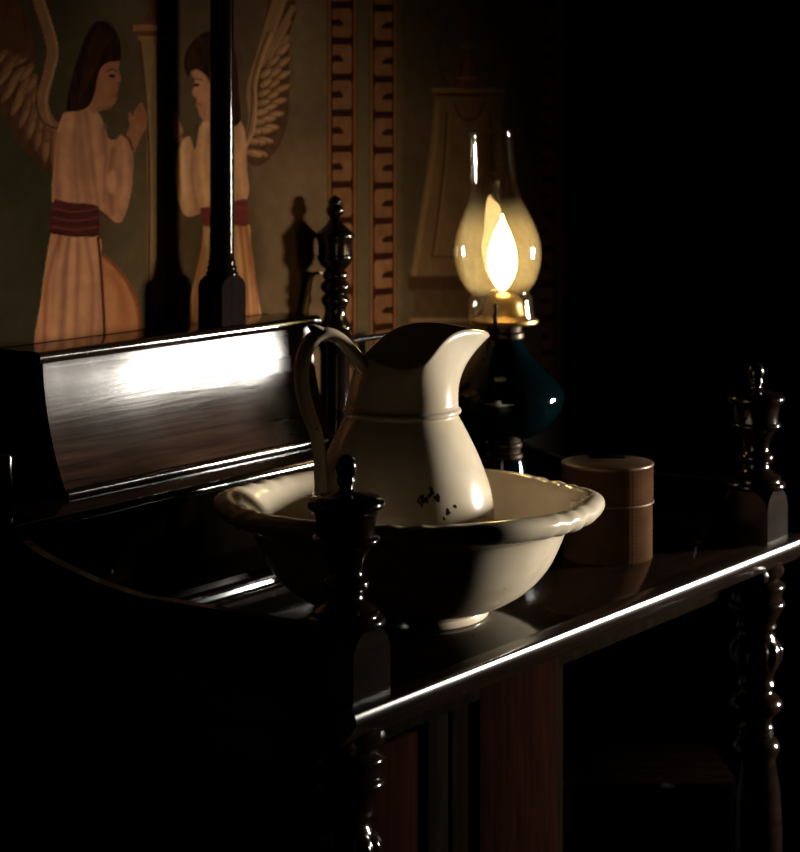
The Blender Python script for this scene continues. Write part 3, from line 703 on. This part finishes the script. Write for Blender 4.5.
# bead along the foot of the cove
b0 = cove[-1]
tube('cove_bead', [wl((CBX - .004, b0[0] - .003, SZ + .004)), wl((tsr - .008, b0[0] - .003, SZ + .004))], .0045, 'polished_wood', ws, 12)
tt = .013
prof = [(WALL_Y - .012, TSZ), (TSY + tt / 2, TSZ)]
for k in range(1, 10):
    a = PI / 2 + PI * k / 10
    prof.append((TSY + tt / 2 + tt / 2 * math.cos(a), TSZ - tt / 2 + tt / 2 * math.sin(a)))
prof += [(TSY + tt / 2, TSZ - tt), (WALL_Y - .012, TSZ - tt)]
extrude_prof('top_shelf', [(y - OFF.y, z) for y, z in prof], 'X', CBX - .010 - OFF.x, tsr - OFF.x, 'polished_wood', ws, 30)

# turned corner posts: block in the top, finial above, leg below
def block_data(h, a, spring, top_frac=.35):
    """square block whose faces end in arches"""
    v, f = [], []
    zs = [0, spring] + [spring + (h - spring) * math.sin(PI / 2 * k / 7) for k in range(1, 8)]
    for z in zs:
        t = 0 if z <= spring else (z - spring) / (h - spring)
        w = a * max(top_frac, math.sqrt(max(0, 1 - t * t * .92)))
        if z <= spring: w = a * .985
        ins = a - (0 if t < .999 else .002)
        v += [(w, -ins, z), (ins, -w, z), (ins, w, z), (w, ins, z), (-w, ins, z), (-ins, w, z), (-ins, -w, z), (-w, -ins, z)]
    n = len(zs)
    for i in range(n - 1):
        for k in range(8):
            f.append((i * 8 + k, i * 8 + (k + 1) % 8, (i + 1) * 8 + (k + 1) % 8, (i + 1) * 8 + k))
    f.append(tuple(range(8))[::-1]); f.append(tuple((n - 1) * 8 + k for k in range(8)))
    return v, f
MPX = DR / F_PX
def zr(y): return CAM_Z - (y - HY) * MPX
FIN = [(488, 27), (486.5, 29), (484, 29.5), (481.5, 28.5), (480, 25), (478, 24.5), (476, 25), (474.5, 22), (472, 17), (469, 14.5), (466, 13), (463.5, 13), (462, 15), (459, 17), (456, 17.5), (453.5, 16), (452, 13.5),
       (448, 12.5), (443, 13), (437, 15), (431, 19), (428, 22), (426.5, 24.5), (424.5, 25.2), (422.8, 24.5), (421.5, 22), (416, 21.7), (409, 22.5), (405, 23.5), (403, 25.5), (401, 28), (398, 29), (395.5, 28), (393.5, 25), (392, 18),
       (390.5, 10), (389, 6.5), (387.5, 5.2), (386, 5.0), (384, 6.2), (382, 7.2), (380, 6.5), (378.5, 6), (376, 7.4), (372, 8.2), (368, 7.6), (365, 6), (363, 3.6), (362.1, 1.2)]
LEG = [(560, 26), (574, 26), (578, 23), (580, 24), (583, 28.5), (586, 29), (589, 27.5), (592, 26), (598, 25.5), (600, 28), (603, 29), (606, 28), (610, 25), (616, 22.5), (620, 19.5), (623, 20), (625.5, 20.5), (628, 18), (632, 17), (635, 19), (637, 19.5),
       (639, 20), (642, 24), (647, 27), (652, 27), (658, 25.5), (664, 23), (671, 19), (677, 16.5), (680, 17.5), (683, 18.5), (685, 16.5), (689, 16), (692, 17), (695, 22), (700, 26), (704, 26.5), (709, 24), (714, 18), (720, 15), (725, 16.5), (727, 18), (729, 16),
       (732, 18), (735, 16.5), (738, 20), (742, 23), (747, 24), (752, 22), (758, 19), (790, 24), (830, 26), (900, 25), (960, 22), (1010, 18), (1040, 16), (1046, 24), (1056, 27), (1066, 27), (1076, 22), (1100, 17), (1150, 15)]
leg_prof = [(r * MPX, zr(y)) for y, r in LEG]
kmin = leg_prof[-1][1]
leg_prof += [(.017, .065), (.024, .058), (.028, .045), (.026, .025), (.020, .008), (.016, 0)] if kmin > .075 else []
leg_prof = [(r, z) for r, z in leg_prof if z >= 0][::-1]
fin_prof = [(r * MPX, zr(y)) for y, r in FIN]
BH = zr(487) - TZ
def flute(a, r, z):
    if zr(660) < z < zr(640):
        return r * (1 - .10 * (0.5 + 0.5 * math.cos(a * 12)))
    return r
bv, bf = block_data(BH, PB, BH * .58)
for PX in (PXL, PXR):
    blk = from_data('corner_post', bv, bf, 'polished_wood', ws, 25, loc=wl((PX, PY, TZ)))
    if PX == PXL:
        fin = lathe('finial', fin_prof, 'polished_wood', blk, 56, smooth=50, loc=(0, 0, -TZ))
        leg = lathe('leg', leg_prof, 'polished_wood', blk, 96, flute, 50, loc=(0, 0, -TZ))
        apr = box('apron_block', (-PB * 1.05, -PB * .9, -.045), (PB * 1.05, PB * 1.1, -nos), 'polished_wood', blk, .006)
    else:
        for o in (fin, leg, apr): copy_of(o, blk, o.location)
# apron and cupboard under the top
CY = FY + .075
wbox('apron_rail', (PXL + PB, PY + .015, TZ - nos - .03), (PXR - PB, PY + .030, TZ - nos), 'room_wood')
wbox('side_apron', (GL0 + .004, PY + PB, TZ - nos - .05), (GL1 + .004, WALL_Y - .05, TZ - nos), 'table_wood')
wbox('side_apron', (GR0 - .004, PY + PB, TZ - nos - .05), (GR1 - .004, WALL_Y - .05, TZ - nos), 'table_wood')
xm = on_y(556, 760, CY).x
cub = wbox('cupboard_body', (PXL + .045, CY, .12), (xm, WALL_Y - .06, TZ - nos), 'room_wood', .003)
wbox('bottom_shelf', (PXL - .01, PY - .02, .10), (PXR + .01, WALL_Y - .06, .122), 'room_wood', .004)
def fx(px): return on_y(px, 760, CY).x
wbox('fixed_panel', (PXL + .06, CY - .008, .20), (fx(413), CY + .002, TZ - nos - .04), 'door_wood', .004)
wbox('door_stile', (fx(416), CY - .014, .14), (fx(437), CY + .002, TZ - nos - .002), 'room_wood', .003)
d_ = wbox('door', (fx(440), CY - .014, .16), (fx(552), CY + .0005, TZ - nos - .004), 'room_wood', .003)
wbox('door_panel', (fx(461), CY - .022, .20), (fx(541), CY - .008, TZ - nos - .008), 'door_wood', .005, d_)
lathe('knob', smooth_prof([(.010, 0), (.006, .006), (.007, .012), (.013, .018), (.012, .026), (.001, .030)], 3), 'dark_brass', d_, 20,
      loc=wl((fx(451), CY - .014, .44))).rotation_euler = (PI / 2, 0, 0)
ya_, yb_ = CY + .07, WALL_Y - .14
wbox('side_panel', (PXL + .037, ya_, .2), (PXL + .047, yb_, TZ - nos - .10), 'door_wood', .004)
wbox('side_stile', (PXL + .039, CY + .004, .14), (PXL + .0465, ya_ - .004, TZ - nos - .06), 'table_wood', .002)
for px_ in (PXL + .01, PXR - .01):
    lathe('rear_leg', [(.022, 0), (.026, .02), (.024, .05), (.018, .09), (.022, .12), (.024, .4), (.026, TZ - nos)], 'polished_wood', ws, 28, loc=wl((px_, WALL_Y - .085, 0)))

# rear post with urn finial beside the top shelf, carrying a thin back rail
RPY = WALL_Y - .031
rp = on_y(335, 196, RPY); DRP = rp.x * FWD.x + rp.y * FWD.y; MR = DRP / F_PX
def zq(y): return CAM_Z - (y - HY) * MR
RF = [(440, 15), (352, 15), (346, 17), (342, 18.5), (338, 18.5), (335, 16.5), (332, 15), (329, 17), (326, 17), (322, 14), (317, 11.5), (310, 10.5), (305, 12), (302, 14), (299, 14.5), (296, 13), (294, 10.5), (291, 13), (288, 15), (285, 15), (282, 12.5), (279.5, 10.5), (277, 12.5), (274.5, 13), (272, 11.5),
      (270, 10), (268, 12), (264, 15.5), (260, 17), (257.5, 18.2), (255.5, 18.2), (254, 16.5), (246, 16.8), (240, 17.8), (237, 19.5), (234.5, 19.8), (232.5, 18), (229, 14), (225, 9.5), (221, 6.5), (218, 5.2), (215.5, 6.5), (213.5, 8.4), (210, 9), (207, 8), (205, 6), (203.5, 6.8), (200.5, 6.6), (197.5, 4.6), (195.4, 1)]
rpost = lathe('rear_post', [(r * MR, zq(y)) for y, r in RF], 'polished_wood', ws, 48, smooth=50, loc=wl((rp.x, RPY, 0)))
rz = on_y(368, 338, RPY).z
tube('back_rail', [wl((rp.x, RPY, rz)), wl((GR1 - .02, RPY, rz))], .0038, 'polished_wood', ws, 10)
tube('rail_spindle', [wl((GR1 - .024, RPY, SZ)), wl((GR1 - .024, RPY, rz + .003))], .006, 'polished_wood', ws, 12)
# small curved tan strip close to the wall beside the rear post
ap = [on_y(x, y, WALL_Y - .007) for x, y in ((323, 274), (317, 273), (312, 275.5), (309.5, 282), (308, 292), (305.5, 303), (303.5, 314))]
tube('curved_strip', [wl(p) for p in smooth_prof([tuple(p) for p in ap], 4)], [.0022 if i < 9 else .0036 for i in range(25)], 'dull_tan', ws, 10)

# tall slender column standing on the top shelf
CLY = WALL_Y - .041
cl = on_y(222, 320, CLY); DC = cl.x * FWD.x + cl.y * FWD.y; MC = DC / F_PX
def zc(y): return CAM_Z - (y - HY) * MC
ca_ = .0196
cv, cf = block_data(zc(275) - TSZ, ca_, (zc(275) - TSZ) * .72, .5)
cblk = from_data('column', cv, cf, 'column_wood', ws, 25, loc=wl((cl.x, CLY, TSZ)))
cblk.rotation_euler = (0, 0, -math.radians(6))   # stands slightly turned on the shelf
cpf = [(277, 15.5), (274, 16.2), (272, 15.8), (270.5, 14.3), (269, 14.8), (267, 15), (265.5, 13.6), (264, 13.2), (262, 13.8), (260.5, 13.4), (259, 12.6), (250, 12.2), (180, 12.1), (60, 12.0), (-40, 11.6), (-160, 11), (-164, 14), (-170, 16), (-176, 14), (-182, 11), (-196, 14), (-206, 18), (-214, 19), (-222, 15), (-232, 9), (-244, 10), (-252, 7), (-258, 1)]
lathe('shaft', [(r * MC, zc(y)) for y, r in cpf], 'column_wood', cblk, 40, smooth=50, loc=(0, 0, -TSZ))

# ------------------------------------------------------------------ wash basin
BD = 0.38 * F_PX / 382
bc = ray(409) * BD; bc.z = TZ
basin = thing('wash_basin', bc, 'cream glazed washbasin with scalloped rim, holding the pitcher', 'basin')
china('china_basin', [(-.12, -.1, .118, .004), (.1, -.16, .11, .003)])
outer = [(.074, .004), (.0785, .008), (.083, .010), (.100, .017), (.122, .031), (.139, .050), (.1495, .070), (.157, .088)]
rim = [(.162, .094), (.170, .0965), (.180, .0985), (.1875, .103), (.1905, .109), (.1885, .115), (.182, .1185), (.174, .118), (.167, .114), (.161, .108)]
inner = [(.155, .098), (.147, .080), (.135, .060), (.117, .040), (.094, .025), (.060, .017), (.025, .0155), (.002, .015)]
prof = outer + rim + inner
camang = math.atan2(-FWD.y, -FWD.x)
def basin_fn():
    v, f = [], []
    seg = 192; P_ = smooth_prof(prof, 3); n = len(P_)
    for r, z in P_:
        t = min(1, max(0, (z - .088) / .02)) if r > .15 else 0
        e = min(1, max(0, (r - .158) / .03))
        for k in range(seg):
            a = 2 * PI * k / seg
            lob = .5 + .5 * math.cos((a - camang - PI / 2) * 6)
            rr = r + e * (.0060 * lob - .002) + e * .0008 * math.sin(a * 24) * (1 - lob)
            zz = z + t * e * (.0016 * math.cos((a - camang) * 6 + PI)) + e * .0016 * math.sin(a * 40) * (1 - lob) ** 2
            zz += t * .0042 * math.cos(a - camang)        # rim sits a touch uneven
            v.append((rr * math.cos(a), rr * math.sin(a), zz))
    for i in range(n - 1):
        for k in range(seg):
            k2 = (k + 1) % seg
            f.append((i * seg + k, i * seg + k2, (i + 1) * seg + k2, (i + 1) * seg + k))
    f.append(tuple(range(seg))[::-1]); f.append(tuple((n - 1) * seg + k for k in range(seg)))
    return v, f
v, f = basin_fn()
from_data('bowl', v, f, 'china_basin', basin, 180)
lathe('foot_ring', [(.066, .012), (.068, .002), (.070, 0), (.077, 0), (.079, .002), (.0785, .009), (.076, .012)], 'china_basin', basin, 96, smooth=60)
# moulded sprays on the lobes of the rim
def spray(ang):
    pts = []
    bm_v, bm_f = [], []
    for (dr, da, s) in ((0, 0, 1), (.004, .045, .75), (.004, -.045, .75), (-.003, .08, .55), (-.003, -.08, .55)):
        a = ang + da; r = .181 + dr
        base = len(bm_v); cx_, cy_ = r * math.cos(a), r * math.sin(a)
        for i in range(5):
            ph = PI / 2 * i / 4
            for k in range(8):
                q = 2 * PI * k / 8
                bm_v.append((cx_ + .004 * s * math.cos(ph) * math.cos(q), cy_ + .004 * s * math.cos(ph) * math.sin(q), .1165 + .0042 * math.cos(a - camang) + .0022 * s * math.sin(ph)))
        for i in range(4):
            for k in range(8):
                k2 = (k + 1) % 8
                bm_f.append((base + i * 8 + k, base + i * 8 + k2, base + (i + 1) * 8 + k2, base + (i + 1) * 8 + k))
    return bm_v, bm_f
for k in range(6):
    v, f = spray(camang + PI / 6 + k * PI / 3)
    from_data('rim_spray', v, f, 'china_basin', basin, 180)

# ------------------------------------------------------------------ pitcher
PD_ = BD
pc = ray(402) * PD_; pc.z = TZ + .0185
pit = thing('water_pitcher', pc, 'tall cream ironstone pitcher with wide spout standing in the basin', 'pitcher')
pz = .0185
def camxy(x, t):                               # camera-right, away -> local offset
    p = RGT * x + FWD * t
    return p.x, p.y
BETA = .44
spout_ang = math.atan2(FWD.y * math.sin(BETA) + RGT.y * math.cos(BETA), FWD.x * math.sin(BETA) + RGT.x * math.cos(BETA))
BODY = [(.055, 0.0), (.060, .002), (.062, .006), (.063, .012), (.072, .028), (.083, .050), (.0895, .075), (.0915, .095), (.0905, .112), (.086, .132), (.077, .156), (.0665, .178), (.0575, .195)]
RING = [(.0560, .1975), (.0562, .199), (.0585, .2005), (.0592, .2025), (.0583, .2045), (.0562, .2058)]
def rim_pt(th):
    c, s = math.cos(th), math.sin(th); cpz = max(c, 0); cn = max(-c, 0)
    rx = c * (.042 + (.096 - .042) * cpz ** 2.6); ry = s * .064
    q = min(1, max(0, (c + .6) / 1.5)); q = q * q * (3 - 2 * q)
    z = .248 + .036 * q - .012 * cpz ** 6 + .006 * cn ** 4
    return rx, ry, z - pz
NECK0 = .2075 - pz
def pitcher_mesh():
    v, f = [], []; seg = 128
    rows = [('c', r, z - pz if z > pz else z) for r, z in smooth_prof(BODY + RING, 3)]
    # body heights are given from the table; base sits in the bowl
    z_lo = 0.0
    rows = []
    for r, z in smooth_prof(BODY + RING, 3):
        rows.append(('c', r, max(0.0, z - pz * min(1, z / .02))))
    NN = 16
    for k in range(1, NN + 1): rows.append(('n', k / NN, 0))
    for k in (1, 2, 3, 4): rows.append(('l', k / 4, 0))
    for k in range(1, 13): rows.append(('i', k / 12, 0))
    for (r, z) in ((.058, .17), (.08, .12), (.085, .08), (.07, .03), (.03, .012), (.001, .011)): rows.append(('c', r, z))
    for kind, a_, b_ in rows:
        for k in range(seg):
            th = 2 * PI * k / seg
            c, s = math.cos(th), math.sin(th)
            if kind == 'c': x, y, z = a_ * c, a_ * s, b_
            else:
                rx, ry, rz_ = rim_pt(th)
                if kind == 'n': t, ins, dz = a_, 0, 0
                elif kind == 'l': t = 1; lw_ = .0045 + .006 * max(c, 0) ** 4; ins = lw_ * (1 - math.cos(PI * a_)) / 2; dz = lw_ * .5 * math.sin(PI * a_)
                else: t = 1 - a_; ins = .0045 + .006 * max(c, 0) ** 4 * (1 - a_); dz = 0
                z = NECK0 + (rz_ - NECK0) * t + dz
                e = t ** (1.75 + .35 * c)
                nr = .0562 - .0015 * math.sin(t * PI)
                bx, by = nr * c, nr * s
                x = bx + (rx - bx) * e; y = by + (ry - by) * e
                if ins:
                    l = math.hypot(x, y); x -= x / l * ins; y -= y / l * ins
            X_ = x * math.cos(spout_ang) - y * math.sin(spout_ang); Y_ = x * math.sin(spout_ang) + y * math.cos(spout_ang)
            v.append((X_, Y_, z))
    n = len(rows)
    for i in range(n - 1):
        for k in range(seg):
            k2 = (k + 1) % seg
            f.append((i * seg + k, i * seg + k2, (i + 1) * seg + k2, (i + 1) * seg + k))
    f.append(tuple(range(seg))[::-1]); f.append(tuple((n - 1) * seg + k for k in range(seg)))
    return v, f
def local_px(px, py, t):                       # picture point at the pitcher's depth + t
    return at_depth(px, py, PD_ + t) - pc
chips = []
for px, py, r in ((430, 492, .0045), (424, 500, .0042), (438, 498, .0032), (447, 512, .0022), (455, 506, .0016), (460, 489, .0016), (443, 519, .002)):
    dx = px - 402; t = -math.sqrt(max(0, .0895 ** 2 - (dx * .000995) ** 2))
    p = local_px(px, py, t); chips.append((p.x, p.y, p.z, r * 1.35))
china('china_pitcher', chips)
v, f = pitcher_mesh()
from_data('body', v, f, 'china_pitcher', pit, 180)
# strap handle with a thumb point, rooted on the rim opposite the spout and on the belly
hd = Vector((-math.cos(spout_ang), -math.sin(spout_ang), 0))
def hpt(px, py):                               # point in the handle plane seen at px, py
    # axis point + s * hd, solve for s so that it lands on column px
    num = (px - CX) / F_PX
    a = (pc.x * RGT.x + pc.y * RGT.y) - num * (pc.x * FWD.x + pc.y * FWD.y)
    b_ = (hd.x * RGT.x + hd.y * RGT.y) - num * (hd.x * FWD.x + hd.y * FWD.y)
    s = -a / b_
    w = pc + hd * s
    D = w.x * FWD.x + w.y * FWD.y
    return Vector((hd.x * s, hd.y * s, CAM_Z - (py - HY) * D / F_PX - pc.z))
HP = [(368, 372), (360, 363), (350, 350), (338, 338), (325, 334), (313, 339), (305, 352), (301.5, 370), (303, 392), (309, 414), (316, 434), (320, 456), (321, 478), (322, 496), (327, 508)]
HR = [.008, .0075, .0068, .0066, .0068, .0072, .0072, .0070, .0068, .0066, .0064, .0062, .0064, .0075, .009]
hp = [tuple(hpt(*p)) + (r,) for p, r in zip(HP, HR)]
hs = smooth_prof(hp, 4)
perp = Vector((-hd.y, hd.x, 0))
tube('handle', [h[:3] for h in hs], [h[3] for h in hs], 'china_pitcher', pit, 16, flat=1.55, up=perp)
# thumb point at the top of the handle
tp = [hpt(326, 336), hpt(318, 331), hpt(312, 327.5), hpt(308, 325)]
tube('thumb_rest', tp, [.0066, .0056, .0038, .0010], 'china_pitcher', pit, 12, flat=1.4, up=perp)

# ------------------------------------------------------------------ oil lamp
LD = 2.63
lc = ray(504) * LD; lc.z = TZ
ML = LD / F_PX
def zl(y): return CAM_Z - (y - HY) * ML - TZ
lamp = thing('oil_lamp', lc, 'lit oil lamp with clear glass chimney and dark teal glass font', 'oil lamp')
foot = [(-1, 52), (-1, 54), (4, 55), (9, 53), (14, 46), (24, 36), (40, 26), (58, 20), (74, 16.5), (88, 16)]
base_y = HY + H_T / ML
fp = [(r * ML, max(0, h * ML)) for h, r in foot]
fp = [(33 * ML, 0), (35 * ML, .003), (35 * ML, .008), (33 * ML, .014), (30 * ML, .021), (26 * ML, .034), (23 * ML, .052), (19 * ML, .075), (18 * ML, zl(470)), (17 * ML, zl(458))]
lathe('foot', smooth_prof(fp, 3), 'teal_glass', lamp, 64, smooth=60)
lathe('stem_collar', [(17.5 * ML, zl(459)), (18.5 * ML, zl(457)), (18.5 * ML, zl(454)), (16 * ML, zl(452)), (16.5 * ML, zl(448)), (18 * ML, zl(446)), (18 * ML, zl(443)), (16 * ML, zl(441)), (17 * ML, zl(437))], 'dark_brass', lamp, 48)
res = [(16, 439), (24, 437.3), (36, 432.5), (47, 424.5), (55, 414), (59.5, 403), (60.5, 395), (57.5, 387), (51, 379), (42, 370.5), (32.5, 361), (25, 351.5), (20.5, 344), (18.5, 340), (18, 338)]
lathe('font', smooth_prof([(r * ML, zl(y)) for r, y in res], 4), 'teal_glass', lamp, 96, smooth=180)
lathe('font_collar', [(18 * ML, zl(339)), (20 * ML, zl(337)), (20 * ML, zl(333)), (17.5 * ML, zl(331)), (18 * ML, zl(326)), (25 * ML, zl(324))], 'dark_brass', lamp, 48)
burner = lathe('burner', [(25 * ML, zl(325)), (33 * ML, zl(324)), (34.5 * ML, zl(322)), (34 * ML, zl(319.5)), (28 * ML, zl(318)), (22 * ML, zl(315)), (20 * ML, zl(310)), (19 * ML, zl(304)), (18 * ML, zl(300)), (15 * ML, zl(296)), (9 * ML, zl(293)), (5 * ML, zl(292))], 'brass', lamp, 56)
LT = -math.radians(3.2)                        # chimney sits a little crooked
tilt_axis = FWD
chim = bpy.data.objects.new('chimney', None)
cpr = [(33.2, 321), (33.5, 316), (32.8, 306), (32.5, 299), (30.5, 295), (29.8, 292.5), (33, 288), (38.5, 279), (42.5, 266), (43.8, 252), (42.5, 239), (38.5, 226), (33, 213), (28.5, 203), (25, 192), (23, 178), (22.2, 160), (21.6, 131.5)]
outp = smooth_prof([(r * ML, zl(y) - zl(321)) for r, y in cpr], 4)
inp = [(r - .0016, z) for r, z in outp][::-1]
lipp = [(outp[-1][0] + .0004, outp[-1][1] + .0006), (outp[-1][0] - .0008, outp[-1][1] + .0012), (outp[-1][0] - .002, outp[-1][1] + .0006)]
v, f = lathe_data(outp + lipp + inp, 72, None, False, False)
nrow = len(outp + lipp + inp)
f += [((nrow - 1) * 72 + k, (nrow - 1) * 72 + (k + 1) % 72, (k + 1) % 72, k) for k in range(72)]
ch = from_data('chimney', v, f, 'chimney_glass', lamp, 180, loc=Vector((-RGT.x * .003, -RGT.y * .003, zl(321))))
ch.rotation_euler = Matrix.Rotation(LT, 4, FWD).to_euler()
bpy.data.objects.remove(chim)
for a in (camang - .30, camang - .30 + PI):
    r = 34.4 * ML
    p0 = Vector((r * math.cos(a), r * math.sin(a), zl(324))); p1 = Vector((r * 1.0 * math.cos(a), r * math.sin(a), zl(301)))
    tube('prong', [p0, (p0 + p1) / 2 + Vector((math.cos(a), math.sin(a), 0)) * .0015, p1], [.0026, .0026, .0022], 'black_iron', lamp, 8)
# wick wheel
wk = tube('wick_key', [Vector((RGT.x * .018, RGT.y * .018, zl(329))), Vector((RGT.x * .030, RGT.y * .030, zl(329)))], .0014, 'dark_brass', lamp, 8)
# flame: a flat-based teardrop above the wick slot
fl = [(2, 291), (5, 288.5), (9.5, 282), (13.5, 272), (14.8, 260), (13.4, 248), (10, 237), (6.4, 228.5), (3, 221), (.5, 214)]
def flame_fn(a, r, z): return r * (1 - .35 * abs(math.sin(a - math.atan2(RGT.y, RGT.x))))
fo = lathe('flame', smooth_prof([(r * ML, zl(y) - zl(291)) for r, y in fl], 4), 'flame', lamp, 32, flame_fn, 180, loc=Vector((-RGT.x * .002, -RGT.y * .002, zl(291))))
pl = bpy.data.lights.new('flame_light', 'POINT'); pl.energy = 0.58; pl.color = (1, 0.66, 0.30); pl.shadow_soft_size = .012
po = bpy.data.objects.new('flame_light', pl); COL.objects.link(po); po.parent = lamp; po.location = (-.002, 0, zl(262))

# ------------------------------------------------------------------ embossed tin
ty = 556.0
TD = H_T * F_PX / (ty - HY); MT = TD / F_PX
tcn = ray(607.5) * TD; tcn.z = TZ
tin = thing('embossed_tin', tcn, 'round copper-brown embossed tin with flat lid near the front edge', 'tin')
tr_ = 45.3 * MT
def zt(y): return CAM_Z - (y - HY) * MT - TZ
def emboss(name, z0, z1, rows, r0, parent, top=False):
    """cylinder wall pressed with rows of small bosses"""
    seg = 168; v, f = [], []
    nr = rows * 4
    for i in range(nr + 1):
        t = i / nr; z = z0 + (z1 - z0) * t
        ph = (t * rows) % 1.0
        hh = math.sin(PI * ph) ** 2 if 0 < i < nr else 0
        for k in range(seg):
            a = 2 * PI * k / seg
            w = .5 + .5 * math.cos(PI * 2 * ((k % 3) / 3.0))
            r = r0 + .0006 * hh * w
            v.append((r * math.cos(a), r * math.sin(a), z))
    for i in range(nr):
        for k in range(seg):
            k2 = (k + 1) % seg
            f.append((i * seg + k, i * seg + k2, (i + 1) * seg + k2, (i + 1) * seg + k))
    f.append(tuple(range(seg))[::-1]); f.append(tuple(nr * seg + k for k in range(seg)))
    return from_data(name, v, f, 'tin_metal', parent, 60)
zlid = zt(500 + 0)
emboss('body', 0, zlid, 15, tr_ - .001, tin)
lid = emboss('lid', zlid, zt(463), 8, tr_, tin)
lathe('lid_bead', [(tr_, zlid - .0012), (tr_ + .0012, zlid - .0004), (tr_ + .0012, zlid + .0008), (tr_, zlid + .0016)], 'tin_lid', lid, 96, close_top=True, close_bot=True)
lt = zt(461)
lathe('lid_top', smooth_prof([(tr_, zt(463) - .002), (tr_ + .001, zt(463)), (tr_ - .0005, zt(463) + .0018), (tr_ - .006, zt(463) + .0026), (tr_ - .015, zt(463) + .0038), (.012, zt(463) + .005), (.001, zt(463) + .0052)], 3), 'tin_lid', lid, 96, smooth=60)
hz = zt(463) + .0050
ho = box('lid_slot', (-.020, -.013, -.002), (.020, .013, .0026), 'char', lid, .001)
sl_ = FWD * .014
ho.location = (sl_.x, sl_.y, hz - .001); ho.rotation_euler = (0, 0, YAW - PI / 2 + .05)

# ------------------------------------------------------------------ low carved chest in the dark, right of the stand
q = at_depth(650, 790, 2.80)
chest = thing('carved_chest', (q.x, q.y, 0), 'low dark carved wooden chest standing in shadow beyond the right leg', 'chest')
chest.rotation_euler = (0, 0, YAW - PI / 2 + .06)
czt = at_depth(650, 780, 2.80).z
box('chest_body', (-.108, .0, .03), (.108, .15, czt - .02), 'room_wood', chest, .004)
box('chest_lid', (-.115, -.012, czt - .02), (.115, .158, czt), 'polished_wood', chest, .006)
box('chest_plinth', (-.113, -.008, 0), (.113, .155, .045), 'room_wood', chest, .004)
for k in range(3):
    cx_ = -.068 + .068 * k
    pts = []
    for s in (-1, 1):
        pts = [(cx_ + s * (.026 * math.exp(-.16 * t) * math.cos(t)), -.002, (czt) * .5 + (czt * .25) * math.exp(-.16 * t) * math.sin(t)) for t in [i * .5 for i in range(18)]]
        tube('carved_scroll', pts, .004, 'room_wood', chest, 8)
